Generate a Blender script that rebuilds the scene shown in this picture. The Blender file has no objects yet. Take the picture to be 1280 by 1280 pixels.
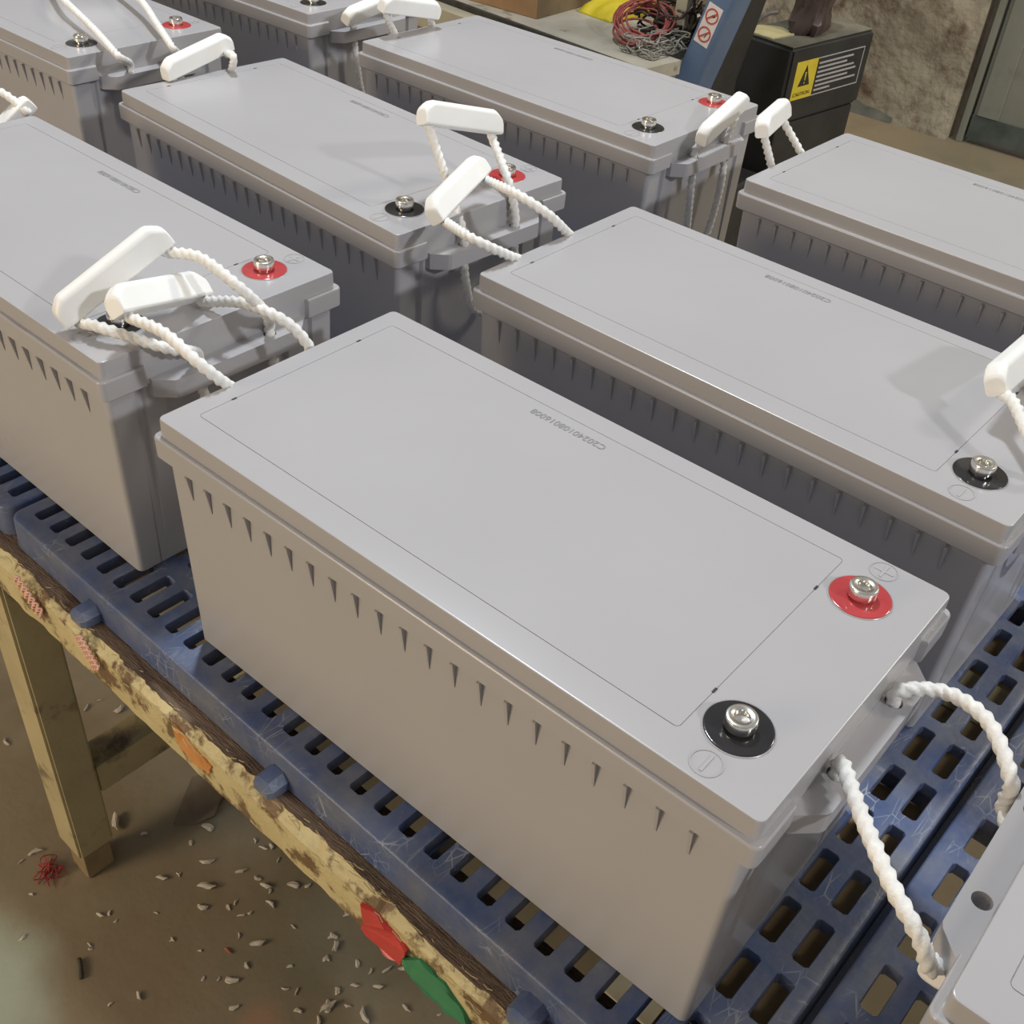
import bpy, bmesh, math, random
from mathutils import Vector, Matrix

random.seed(7)
S = bpy.context.scene
COL = S.collection
V = Vector

# ------------------------------------------------------------------ camera
cam_data = bpy.data.cameras.new('camera')
cam = bpy.data.objects.new('camera', cam_data)
COL.objects.link(cam)
cam_data.sensor_width = 36.0
cam_data.lens = 1370.72 * 36.0 / 1280.0
cam_data.clip_start = 0.02
CR_ = V((0.75775398, 0.64885674, 0.06923753))
CU_ = V((-0.44731378, 0.43925281, 0.7790811))
CF_ = V((-0.47509924, 0.6213227, -0.62308812))
m = Matrix.Identity(4)
for i in range(3):
    m[i][0], m[i][1], m[i][2] = CR_[i], CU_[i], -CF_[i]
m[0][3], m[1][3], m[2][3] = 0.34560, -0.47094, 0.67683
cam.matrix_world = m
S.camera = cam

# ------------------------------------------------------------------ light
world = bpy.data.worlds.new('hall_light')
S.world = world
world.use_nodes = True
bg = world.node_tree.nodes['Background']
bg.inputs['Color'].default_value = (1.0, 0.96, 0.94, 1)
bg.inputs['Strength'].default_value = 0.30


def area(name, loc, target, power, size, size_y=None, color=(1, 1, 1)):
    d = bpy.data.lights.new(name, 'AREA')
    d.energy = power
    d.color = color
    d.size = size
    if size_y:
        d.shape = 'RECTANGLE'
        d.size_y = size_y
    else:
        d.shape = 'DISK'
    o = bpy.data.objects.new(name, d)
    COL.objects.link(o)
    o.location = loc
    o.rotation_euler = (V(target) - V(loc)).to_track_quat('-Z', 'Y').to_euler()
    return o


# overhead hall lamp, steep, a little behind the left end of the bench
area('overhead_lamp', (-1.0, 0.75, 2.6), (-0.1, 0.1, 0), 51, 0.14, 0.45, (0.87, 0.94, 1.0))
# low side lamp along the rows from the right
area('side_lamp', (5.2, 0.25, 3.45), (0, 0.2, 0.1), 130, 0.35, None, (0.94, 0.96, 1.0))
# warm fill added from the near side for the front faces, source unseen
area('near_fill', (-1.5, -3.1, 1.0), (-0.2, -0.1, 0.05), 60, 1.3, None, (1.0, 0.80, 0.54))
# fill added to brighten the back wall, no lamp known there
area('wall_fill', (1.3, 2.7, 2.5), (-0.9, 3.3, -0.3), 48, 0.5, 0.5, (1.0, 0.92, 0.76))

S.view_settings.view_transform = 'Standard'
S.view_settings.look = 'None'
S.view_settings.gamma = 1.0
S.view_settings.use_curve_mapping = False
S.view_settings.exposure = 0.0


# ------------------------------------------------------------------ materials
def nodes_of(mat):
    mat.use_nodes = True
    nt = mat.node_tree
    return nt, nt.nodes, nt.links, nt.nodes['Principled BSDF']


def mat_noise(name, c1, c2, scale=6.0, rough=0.5, detail=4.0, lo=0.35, hi=0.65, bump=0.0, bscale=60.0, metal=0.0,
              rough2=None, stretch=None, coat=0.0, spec=None, c3=None, c3scale=2.0, c3lo=0.55, c3hi=0.65):
    mat = bpy.data.materials.new(name)
    nt, N, L, P = nodes_of(mat)
    tc = N.new('ShaderNodeTexCoord')
    mp = N.new('ShaderNodeMapping')
    L.new(tc.outputs['Object'], mp.inputs['Vector'])
    if stretch:
        mp.inputs['Scale'].default_value = stretch
    nz = N.new('ShaderNodeTexNoise')
    nz.inputs['Scale'].default_value = scale
    nz.inputs['Detail'].default_value = detail
    nz.inputs['Roughness'].default_value = 0.6
    L.new(mp.outputs['Vector'], nz.inputs['Vector'])
    rp = N.new('ShaderNodeValToRGB')
    rp.color_ramp.elements[0].position = lo
    rp.color_ramp.elements[1].position = hi
    rp.color_ramp.elements[0].color = (*c1, 1)
    rp.color_ramp.elements[1].color = (*c2, 1)
    L.new(nz.outputs['Fac'], rp.inputs['Fac'])
    out = rp.outputs['Color']
    if c3:
        n3 = N.new('ShaderNodeTexNoise')
        n3.inputs['Scale'].default_value = c3scale
        n3.inputs['Detail'].default_value = 6.0
        n3.inputs['Roughness'].default_value = 0.65
        L.new(mp.outputs['Vector'], n3.inputs['Vector'])
        r3 = N.new('ShaderNodeValToRGB')
        r3.color_ramp.elements[0].position = c3lo
        r3.color_ramp.elements[1].position = c3hi
        L.new(n3.outputs['Fac'], r3.inputs['Fac'])
        mx = N.new('ShaderNodeMix')
        mx.data_type = 'RGBA'
        L.new(r3.outputs['Color'], mx.inputs[0])
        L.new(out, mx.inputs[6])
        mx.inputs[7].default_value = (*c3, 1)
        out = mx.outputs[2]
    L.new(out, P.inputs['Base Color'])
    P.inputs['Roughness'].default_value = rough
    P.inputs['Metallic'].default_value = metal
    P.inputs['Coat Weight'].default_value = coat
    if spec is not None:
        P.inputs['Specular IOR Level'].default_value = spec
    if rough2 is not None:
        mr = N.new('ShaderNodeMapRange')
        mr.inputs['To Min'].default_value = rough
        mr.inputs['To Max'].default_value = rough2
        L.new(nz.outputs['Fac'], mr.inputs['Value'])
        L.new(mr.outputs['Result'], P.inputs['Roughness'])
    if bump:
        nb = N.new('ShaderNodeTexNoise')
        nb.inputs['Scale'].default_value = bscale
        nb.inputs['Detail'].default_value = 5.0
        L.new(mp.outputs['Vector'], nb.inputs['Vector'])
        b = N.new('ShaderNodeBump')
        b.inputs['Strength'].default_value = bump
        b.inputs['Distance'].default_value = 0.004
        L.new(nb.outputs['Fac'], b.inputs['Height'])
        L.new(b.outputs['Normal'], P.inputs['Normal'])
    return mat


M = {}
M['abs'] = mat_noise('grey_plastic', (0.405, 0.395, 0.405), (0.43, 0.42, 0.43), 3.0, 0.22, rough2=0.30)
M['groove'] = M['abs']
M['white'] = mat_noise('white_plastic', (0.86, 0.86, 0.83), (0.90, 0.90, 0.88), 20, 0.42)
M['white'].node_tree.nodes['Principled BSDF'].inputs['Subsurface Weight'].default_value = 0.12
M['white'].node_tree.nodes['Principled BSDF'].inputs['Subsurface Radius'].default_value = (0.006, 0.006, 0.005)
M['rope'] = mat_noise('white_rope', (0.74, 0.73, 0.70), (0.84, 0.83, 0.80), 90, 0.6, bump=0.2, bscale=400)
M['red'] = mat_noise('red_resin', (0.43, 0.045, 0.05), (0.49, 0.06, 0.065), 30, 0.16)
M['black_resin'] = mat_noise('black_resin', (0.018, 0.018, 0.02), (0.028, 0.028, 0.03), 30, 0.16)
M['silver'] = mat_noise('silver_metal', (0.72, 0.70, 0.64), (0.85, 0.83, 0.78), 60, 0.22, metal=1.0)
M['ink'] = mat_noise('grey_ink', (0.23, 0.23, 0.24), (0.27, 0.27, 0.28), 60, 0.6)
M['dark'] = mat_noise('black_mark', (0.02, 0.02, 0.02), (0.03, 0.03, 0.03), 60, 0.6)
M['blue'] = mat_noise('blue_pallet_plastic', (0.046, 0.068, 0.150), (0.060, 0.108, 0.275), 7, 0.36, rough2=0.5, bump=0.12,
                      bscale=160, c3=(0.18, 0.19, 0.21), c3scale=18, c3lo=0.36, c3hi=0.76)
M['beam_paint'] = mat_noise('peeling_cream_paint', (0.50, 0.41, 0.20), (0.60, 0.51, 0.27), 9, 0.55, bump=0.6, bscale=70,
                            c3=(0.16, 0.095, 0.04), c3scale=26, c3lo=0.50, c3hi=0.57)
M['beam_top'] = mat_noise('worn_brown_wood', (0.13, 0.085, 0.055), (0.20, 0.135, 0.09), 20, 0.8, bump=0.5, bscale=120,
                          stretch=(1, 6, 6), c3=(0.07, 0.035, 0.025), c3scale=14, c3lo=0.52, c3hi=0.66)
M['leg_paint'] = mat_noise('dirty_cream_paint', (0.40, 0.33, 0.18), (0.48, 0.40, 0.22), 8, 0.6, bump=0.3, bscale=60,
                           c3=(0.13, 0.095, 0.06), c3scale=11, c3lo=0.55, c3hi=0.66)
M['foot_wood'] = mat_noise('bare_wood', (0.26, 0.18, 0.09), (0.33, 0.24, 0.13), 30, 0.75)
M['floor'] = mat_noise('dusty_concrete', (0.25, 0.19, 0.115), (0.35, 0.28, 0.175), 3.2, 0.62, detail=9, bump=0.25,
                       bscale=45, c3=(0.21, 0.18, 0.12), c3scale=1.6, c3lo=0.45, c3hi=0.62)
M['wall'] = mat_noise('stained_plaster', (0.22, 0.18, 0.125), (0.44, 0.385, 0.285), 2.6, 0.85, detail=9, lo=0.32, hi=0.64,
                      bump=1.0, bscale=14, c3=(0.13, 0.085, 0.05), c3scale=6.5, c3lo=0.50, c3hi=0.66)
M['door'] = mat_noise('grey_green_door_paint', (0.20, 0.205, 0.165), (0.26, 0.26, 0.21), 3, 0.5, detail=8, bump=0.15,
                      bscale=30, c3=(0.16, 0.15, 0.12), c3scale=5, c3lo=0.55, c3hi=0.7)
M['door_dark'] = mat_noise('dark_green_kick', (0.045, 0.06, 0.05), (0.10, 0.115, 0.10), 9, 0.5, detail=7)
M['iron'] = mat_noise('dull_iron', (0.10, 0.095, 0.085), (0.17, 0.16, 0.14), 25, 0.55)
M['cream'] = mat_noise('cream_bench_paint', (0.40, 0.36, 0.25), (0.48, 0.44, 0.32), 6, 0.55, bump=0.1, bscale=60)
M['top2'] = mat_noise('pale_worn_tabletop', (0.36, 0.33, 0.26), (0.47, 0.44, 0.36), 8, 0.6, detail=8,
                      c3=(0.22, 0.19, 0.13), c3scale=13, c3lo=0.60, c3hi=0.68)
M['rubber'] = mat_noise('dark_edge_rubber', (0.025, 0.022, 0.018), (0.05, 0.045, 0.035), 30, 0.7)
M['card'] = mat_noise('orange_cardboard', (0.30, 0.17, 0.075), (0.38, 0.22, 0.10), 12, 0.8)
M['card2'] = mat_noise('brown_cardboard', (0.16, 0.115, 0.06), (0.22, 0.16, 0.09), 12, 0.8)
M['yellow'] = mat_noise('yellow_paper', (0.62, 0.50, 0.02), (0.70, 0.57, 0.035), 14, 0.5)
M['redwire'] = mat_noise('dull_red_wire', (0.27, 0.055, 0.05), (0.40, 0.11, 0.09), 40, 0.5)
M['greywire'] = mat_noise('grey_strands', (0.24, 0.22, 0.18), (0.36, 0.34, 0.29), 40, 0.7)
M['brownbag'] = mat_noise('dark_brown_plastic', (0.045, 0.03, 0.025), (0.08, 0.055, 0.048), 9, 0.35, bump=0.3, bscale=40)
M['truckblue'] = mat_noise('blue_truck_paint', (0.10, 0.155, 0.26), (0.14, 0.20, 0.32), 5, 0.4)
M['truckblack'] = mat_noise('black_box_plastic', (0.022, 0.022, 0.022), (0.034, 0.034, 0.034), 9, 0.5, bump=0.15, bscale=120)
M['dustytop'] = mat_noise('dusty_black_top', (0.06, 0.06, 0.05), (0.22, 0.20, 0.15), 5, 0.75, detail=7)
M['stick_white'] = mat_noise('white_sticker', (0.74, 0.66, 0.62), (0.80, 0.72, 0.68), 30, 0.5)
M['stick_red'] = mat_noise('red_print', (0.50, 0.06, 0.04), (0.56, 0.08, 0.05), 30, 0.5)
M['stick_yellow'] = mat_noise('yellow_sticker', (0.60, 0.47, 0.03), (0.66, 0.52, 0.05), 30, 0.5)
M['stick_grey'] = mat_noise('grey_print', (0.36, 0.35, 0.36), (0.42, 0.41, 0.42), 30, 0.6)
M['tape_orange'] = mat_noise('orange_paint_patch', (0.52, 0.21, 0.05), (0.60, 0.27, 0.08), 30, 0.6)
M['tape_red'] = mat_noise('red_tape', (0.50, 0.035, 0.03), (0.58, 0.05, 0.04), 30, 0.35)
M['tape_green'] = mat_noise('green_tape', (0.03, 0.20, 0.085), (0.045, 0.25, 0.11), 30, 0.4)
M['net'] = mat_noise('pink_foam_net', (0.72, 0.40, 0.29), (0.80, 0.50, 0.38), 30, 0.7)
M['crumb'] = mat_noise('beige_crumb', (0.50, 0.44, 0.35), (0.66, 0.60, 0.50), 30, 0.8)
M['scrap'] = mat_noise('grey_brown_card', (0.17, 0.135, 0.095), (0.22, 0.175, 0.125), 14, 0.85)
M['twig'] = mat_noise('dark_twig', (0.05, 0.045, 0.03), (0.08, 0.07, 0.05), 30, 0.8)
M['redyarn'] = mat_noise('red_yarn', (0.34, 0.04, 0.045), (0.42, 0.06, 0.06), 30, 0.8)
M['straw'] = mat_noise('straw_fibre', (0.42, 0.33, 0.16), (0.52, 0.42, 0.22), 30, 0.8)


# wall relief is coarser; the floor colour gets a painted pool of light and a rust stain
for nd in M['wall'].node_tree.nodes:
    if nd.type == 'BUMP':
        nd.inputs['Distance'].default_value = 0.02


def add_light_or_stain(mat, centre, r0, r1, colour, wob, wscale):
    nt, N, L, P = nodes_of(mat)
    src = P.inputs['Base Color'].links[0].from_socket
    tc = N.new('ShaderNodeTexCoord')
    nz = N.new('ShaderNodeTexNoise')
    nz.inputs['Scale'].default_value = wscale
    nz.inputs['Detail'].default_value = 6.0
    L.new(tc.outputs['Object'], nz.inputs['Vector'])
    ds = N.new('ShaderNodeVectorMath')
    ds.operation = 'DISTANCE'
    ds.inputs[1].default_value = centre
    L.new(tc.outputs['Object'], ds.inputs[0])
    ml = N.new('ShaderNodeMath')
    ml.operation = 'MULTIPLY_ADD'
    L.new(nz.outputs['Fac'], ml.inputs[0])
    ml.inputs[1].default_value = wob
    L.new(ds.outputs['Value'], ml.inputs[2])
    mr = N.new('ShaderNodeMapRange')
    mr.interpolation_type = 'SMOOTHSTEP'
    mr.inputs['From Min'].default_value = r0 + wob * 0.5
    mr.inputs['From Max'].default_value = r1 + wob * 0.5
    mr.inputs['To Min'].default_value = 1.0
    mr.inputs['To Max'].default_value = 0.0
    L.new(ml.outputs['Value'], mr.inputs['Value'])
    mx = N.new('ShaderNodeMix')
    mx.data_type = 'RGBA'
    L.new(mr.outputs['Result'], mx.inputs[0])
    L.new(src, mx.inputs[6])
    mx.inputs[7].default_value = (*colour, 1)
    L.new(mx.outputs[2], P.inputs['Base Color'])


add_light_or_stain(M['floor'], (-0.50, -0.36, -0.61), 0.06, 0.155, (0.42, 0.45, 0.34), 0.10, 9.0)  # pale green pool of light put into the floor colour
add_light_or_stain(M['floor'], (-0.215, -0.135, -0.61), 0.012, 0.045, (0.36, 0.22, 0.14), 0.03, 30.0)


def add_scratches(mat, scale, width, colour, seedoff):
    nt, N, L, P = nodes_of(mat)
    src = P.inputs['Base Color'].links[0].from_socket
    tc = N.new('ShaderNodeTexCoord')
    mp = N.new('ShaderNodeMapping')
    mp.inputs['Location'].default_value = (seedoff, seedoff * 0.7, 0)
    mp.inputs['Rotation'].default_value = (0, 0, 0.5 + seedoff)
    mp.inputs['Scale'].default_value = (1.0, 0.35, 1.0)
    L.new(tc.outputs['Object'], mp.inputs['Vector'])
    vo = N.new('ShaderNodeTexVoronoi')
    vo.feature = 'DISTANCE_TO_EDGE'
    vo.inputs['Scale'].default_value = scale
    L.new(mp.outputs['Vector'], vo.inputs['Vector'])
    lt = N.new('ShaderNodeMath')
    lt.operation = 'LESS_THAN'
    lt.inputs[1].default_value = width
    L.new(vo.outputs['Distance'], lt.inputs[0])
    nz = N.new('ShaderNodeTexNoise')
    nz.inputs['Scale'].default_value = 22.0
    nz.inputs['Detail'].default_value = 5.0
    L.new(tc.outputs['Object'], nz.inputs['Vector'])
    mr = N.new('ShaderNodeMapRange')
    mr.inputs['From Min'].default_value = 0.52
    mr.inputs['From Max'].default_value = 0.68
    L.new(nz.outputs['Fac'], mr.inputs['Value'])
    ml = N.new('ShaderNodeMath')
    ml.operation = 'MULTIPLY'
    L.new(lt.outputs['Value'], ml.inputs[0])
    L.new(mr.outputs['Result'], ml.inputs[1])
    mx = N.new('ShaderNodeMix')
    mx.data_type = 'RGBA'
    L.new(ml.outputs['Value'], mx.inputs[0])
    L.new(src, mx.inputs[6])
    mx.inputs[7].default_value = (*colour, 1)
    L.new(mx.outputs[2], P.inputs['Base Color'])


add_scratches(M['blue'], 90.0, 0.020, (0.26, 0.29, 0.36), 0.0)
add_scratches(M['blue'], 55.0, 0.014, (0.30, 0.33, 0.40), 1.3)
M['base_grime'] = mat_noise('grimy_wall_foot', (0.075, 0.078, 0.062), (0.15, 0.145, 0.115), 9, 0.7, detail=7)


# ------------------------------------------------------------------ helpers
def link(name, me, mat=None, parent=None):
    o = bpy.data.objects.new(name, me)
    COL.objects.link(o)
    if mat is not None and isinstance(me, bpy.types.Mesh):
        mats = mat if isinstance(mat, (list, tuple)) else [mat]
        if len(me.materials) == 0:
            for mm in mats:
                me.materials.append(mm)
    if parent is not None:
        o.parent = parent
    if isinstance(me, bpy.types.Mesh) and me.get('wn'):
        md = o.modifiers.new('weighted_normals', 'WEIGHTED_NORMAL')
        md.keep_sharp = True
    return o


def mesh_from(bm, name, smooth=False, angle=None):
    bmesh.ops.recalc_face_normals(bm, faces=bm.faces)
    me = bpy.data.meshes.new(name)
    bm.to_mesh(me)
    bm.free()
    if smooth:
        for p in me.polygons:
            p.use_smooth = True
        if angle:
            me.set_sharp_from_angle(angle=math.radians(angle))
            me['wn'] = 1
    return me


def empty(name, loc=(0, 0, 0), rz=0.0, parent=None):
    o = bpy.data.objects.new(name, None)
    o.empty_display_size = 0.05
    COL.objects.link(o)
    o.location = loc
    o.rotation_euler = (0, 0, rz)
    if parent:
        o.parent = parent
    return o


def tag(o, label, cat, group=None, kind=None):
    if label:
        o['label'] = label
    if cat:
        o['category'] = cat
    if group:
        o['group'] = group
    if kind:
        o['kind'] = kind
    return o


def box_bm(bm, lo, hi, mat_index=0):
    x0, y0, z0 = lo
    x1, y1, z1 = hi
    vs = [bm.verts.new(p) for p in ((x0, y0, z0), (x1, y0, z0), (x1, y1, z0), (x0, y1, z0),
                                    (x0, y0, z1), (x1, y0, z1), (x1, y1, z1), (x0, y1, z1))]
    fs = []
    for f in ((0, 3, 2, 1), (4, 5, 6, 7), (0, 1, 5, 4), (1, 2, 6, 5), (2, 3, 7, 6), (3, 0, 4, 7)):
        fc = bm.faces.new([vs[i] for i in f])
        fc.material_index = mat_index
        fs.append(fc)
    return fs


def box(name, lo, hi, mat, parent=None, bevel=0.0, seg=2):
    bm = bmesh.new()
    box_bm(bm, lo, hi)
    if bevel:
        bmesh.ops.bevel(bm, geom=bm.edges[:], offset=bevel, segments=seg, affect='EDGES', profile=0.5)
    return link(name, mesh_from(bm, name, bool(bevel), 40), mat, parent)


def loft(bm, loops, cap0=True, cap1=True):
    rings = [[bm.verts.new(p) for p in lp] for lp in loops]
    n = len(rings[0])
    for a, b in zip(rings[:-1], rings[1:]):
        for i in range(n):
            j = (i + 1) % n
            bm.faces.new((a[i], a[j], b[j], b[i]))
    if cap0:
        bm.faces.new(list(reversed(rings[0])))
    if cap1:
        bm.faces.new(rings[-1])


END_Y = [-0.0920, -0.0905, -0.0835, -0.0820, -0.0640, -0.0620, 0.0620, 0.0640, 0.0820, 0.0835, 0.0905, 0.0920]


def rrect(hx, hy, r, z, cx=0.0, cy=0.0, nc=5, fn=None, ends=True):
    """rounded rectangle loop; extra points along the short ends so that fn can notch them"""
    pts = []
    for (sx, sy, a0) in ((1, -1, -90), (1, 1, 0), (-1, 1, 90), (-1, -1, 180)):
        ox, oy = sx * (hx - r), sy * (hy - r)
        for k in range(nc + 1):
            a = math.radians(a0 + 90 * k / nc)
            pts.append((ox + r * math.cos(a), oy + r * math.sin(a)))
        if ends:
            if (sx, sy) == (1, -1):
                pts += [(hx, y) for y in END_Y]
            if (sx, sy) == (-1, 1):
                pts += [(-hx, -y) for y in END_Y]
    if fn:
        pts = [fn(x, y) for x, y in pts]
    return [(cx + x, cy + y, z) for x, y in pts]


def catmull(P, step=0.002):
    P = [V(p) for p in P]
    P = [P[0] * 2 - P[1]] + P + [P[-1] * 2 - P[-2]]
    out = []
    for i in range(1, len(P) - 2):
        p0, p1, p2, p3 = P[i - 1], P[i], P[i + 1], P[i + 2]
        n = max(2, int((p2 - p1).length / step))
        for k in range(n):
            t = k / n
            out.append(0.5 * ((2 * p1) + (p2 - p0) * t + (2 * p0 - 5 * p1 + 4 * p2 - p3) * t * t
                              + (3 * p1 - p0 - 3 * p2 + p3) * t ** 3))
    out.append(P[-2])
    return out


def tube(bm, path, r, n=8, lobes=0, pitch=0.02, amp=0.13):
    pts = [V(p) for p in path]
    nrm = None
    rings = []
    dist = 0.0
    for i, p in enumerate(pts):
        t = (pts[min(i + 1, len(pts) - 1)] - pts[max(i - 1, 0)])
        if t.length < 1e-9:
            continue
        t.normalize()
        if nrm is None:
            nrm = t.orthogonal().normalized()
        nrm = (nrm - t * nrm.dot(t)).normalized()
        b = t.cross(nrm)
        if i:
            dist += (p - pts[i - 1]).length
        ring = []
        for k in range(n):
            a = 2 * math.pi * k / n
            rr = r
            if lobes:
                rr = r * (1 - amp + amp * math.cos(lobes * (a - 2 * math.pi * dist / (pitch * lobes))))
            ring.append(bm.verts.new(p + nrm * (rr * math.cos(a)) + b * (rr * math.sin(a))))
        rings.append(ring)
    for a, b in zip(rings[:-1], rings[1:]):
        for k in range(n):
            j = (k + 1) % n
            bm.faces.new((a[k], a[j], b[j], b[k]))
    bm.faces.new(list(reversed(rings[0])))
    bm.faces.new(rings[-1])


def lathe(bm, prof, n=32, c=(0, 0, 0), sx=1.0):
    rings = []
    for r, z in prof:
        rings.append([bm.verts.new((c[0] + r * math.cos(2 * math.pi * k / n), c[1] + r * math.sin(2 * math.pi * k / n), c[2] + z))
                      for k in range(n)])
    for a, b in zip(rings[:-1], rings[1:]):
        for k in range(n):
            j = (k + 1) % n
            bm.faces.new((a[k], a[j], b[j], b[k]))
    bm.faces.new(list(reversed(rings[0])))
    bm.faces.new(rings[-1])


def text_mesh(body, size, name):
    cu = bpy.data.curves.new(name, 'FONT')
    cu.body = body
    cu.size = size
    cu.extrude = 0.0
    tmp = bpy.data.objects.new(name, cu)
    COL.objects.link(tmp)
    bpy.context.view_layer.update()
    dg = bpy.context.evaluated_depsgraph_get()
    me = bpy.data.meshes.new_from_object(tmp.evaluated_get(dg))
    bpy.data.objects.remove(tmp)
    return me

# ================================================================== the setting
FZ = -0.61

bm = bmesh.new()
n = 40
box_bm(bm, (-7, -4, FZ - 0.08), (5, 5.0, FZ))
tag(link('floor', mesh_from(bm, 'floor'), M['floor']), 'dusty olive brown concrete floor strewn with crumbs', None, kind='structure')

# back wall, uneven plaster
bm = bmesh.new()
nx, nz = 110, 60
X0, X1, WY, Z1 = -7.0, -0.93, 3.55, 2.6
rnd = random.Random(3)
from mathutils import noise as mnoise
grid = []
for i in range(nx + 1):
    colv = []
    for k in range(nz + 1):
        x = X0 + (X1 - X0) * i / nx
        z = FZ + (Z1 - FZ) * k / nz
        d = mnoise.fractal((x * 2.2, z * 2.2, 0.3), 0.9, 2.0, 5) * 0.022
        if k < 3:
            d -= 0.02 * (3 - k) / 3
        colv.append(bm.verts.new((x, WY + d, z)))
    grid.append(colv)
for i in range(nx):
    for k in range(nz):
        bm.faces.new((grid[i][k], grid[i + 1][k], grid[i + 1][k + 1], grid[i][k + 1]))
back = [[bm.verts.new((x, WY + 0.2, z)) for z in (FZ, Z1)] for x in (X0, X1)]
bm.faces.new((back[0][0], back[0][1], back[1][1], back[1][0]))
edge = [grid[nx][k] for k in range(nz + 1)]
bm.faces.new(edge + [back[1][1], back[1][0]])
tag(link('wall_back', mesh_from(bm, 'wall_back', True, 50), M['wall']), 'stained crumbling plaster wall', None, kind='structure')
box('wall_back_upper', (-0.93, 3.62, 1.75), (5, 3.75, 2.6), M['wall'])
bpy.data.objects['wall_back_upper']['kind'] = 'structure'
bpy.data.objects['wall_back_upper']['label'] = 'plaster wall above the grey green door'
box('wall_right', (1.05, 3.60, FZ), (5, 3.75, 1.75), M['wall'])
bpy.data.objects['wall_right']['kind'] = 'structure'

bm = bmesh.new()
cols = []
for i in range(160):
    x = -6.9 + i * (5.76 / 159)
    hgt = 0.055 + 0.03 * mnoise.fractal((x * 5, 0, 0), 0.9, 2.0, 4)
    hgt *= min(1.0, 0.25 + (159 - i) / 8)
    dep = 0.012 + 0.012 * mnoise.noise((x * 7, 3, 0))
    cols.append([bm.verts.new(p) for p in ((x, WY + 0.02, FZ), (x, WY - 0.03 - dep, FZ), (x, WY - 0.022 - dep * 0.6, FZ + hgt), (x, WY + 0.02, FZ + hgt + 0.01))])
for a, b in zip(cols[:-1], cols[1:]):
    for k in range(4):
        j = (k + 1) % 4
        bm.faces.new((a[k], b[k], b[j], a[j]))
bm.faces.new(cols[0])
bm.faces.new(list(reversed(cols[-1])))
tag(link('baseboard_back', mesh_from(bm, 'baseboard_back', True, 50), M['base_grime']), 'ragged dark green band along the foot of the plaster wall', None, kind='structure')

# door
door = empty('door_1', (-0.90, 3.55, FZ))
tag(door, 'grey green steel door with dark bottom band', None, kind='structure')
box('door_panel', (0.03, 0.0, 0.02), (1.93, 0.045, 2.34), M['door'], door, 0.004)
box('kick_band', (0.03, -0.006, 0.02), (1.93, 0.0, 0.10), M['door_dark'], door, 0.002)
box('door_stile', (0.0, -0.012, 0.0), (0.022, 0.05, 2.36), M['door'], door, 0.003)
box('edge_stile', (0.045, -0.010, 0.10), (0.12, 0.0, 2.34), M['door'], door, 0.003)
for zz in (0.50, 1.75):
    h = box('hinge', (-0.05, -0.02, zz), (0.05, -0.012, zz + 0.17), M['iron'], door, 0.003)
    box('hinge_pin', (-0.002, -0.032, zz), (0.014, -0.018, zz + 0.17), M['iron'], h, 0.003)

# ================================================================== bench under the batteries
bench = empty('work_bench', (-0.5, -0.162, FZ), -0.018)
tag(bench, 'cream painted timber work bench with peeling front rail under the blue pallets', 'bench')
ZB = -FZ            # pallet plane z=0 in bench local z
BT = ZB - 0.034


def ragged_beam(name, x0, x1, depth, h, parent, mats):
    bm = bmesh.new()
    rr = random.Random(11)
    step = 0.0045
    cols = []
    x = x0
    while x <= x1 + 1e-6:
        chip = 0.0
        nz1 = mnoise.fractal((x * 9, 1.7, 0), 0.9, 2.0, 4)
        nz2 = mnoise.fractal((x * 60, 4.7, 0), 0.7, 2.0, 3)
        chip = 0.004 + 0.0050 * nz1 + 0.0016 * nz2 + 0.0022 * (rr.random() - 0.5)
        bot = 0.0025 * mnoise.noise((x * 14, 9.1, 0)) + 0.001 * mnoise.noise((x * 90, 3.1, 0))
        fy = 0.0018 * mnoise.noise((x * 40, 6.0, 2.0))
        yt = max(0.001, chip)
        cols.append([bm.verts.new(p) for p in (
            (x, depth, BT), (x, yt + 0.004, BT), (x, yt * 0.9 + 0.001, BT - 0.002 - 0.3 * yt), (x, fy, BT - 0.004 - 0.8 * yt),
            (x, fy, BT - h * 0.5), (x, 0.001 + fy, BT - h + bot), (x, 0.004, BT - h + bot - 0.0005), (x, depth, BT - h))])
        x += step
    for a, b in zip(cols[:-1], cols[1:]):
        for k in range(8):
            j = (k + 1) % 8
            f = bm.faces.new((a[k], b[k], b[j], a[j]))
            f.material_index = 1 if k in (0,) else 0
    bm.faces.new(cols[0])
    bm.faces.new(list(reversed(cols[-1])))
    return link(name, mesh_from(bm, name), mats, parent)


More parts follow.
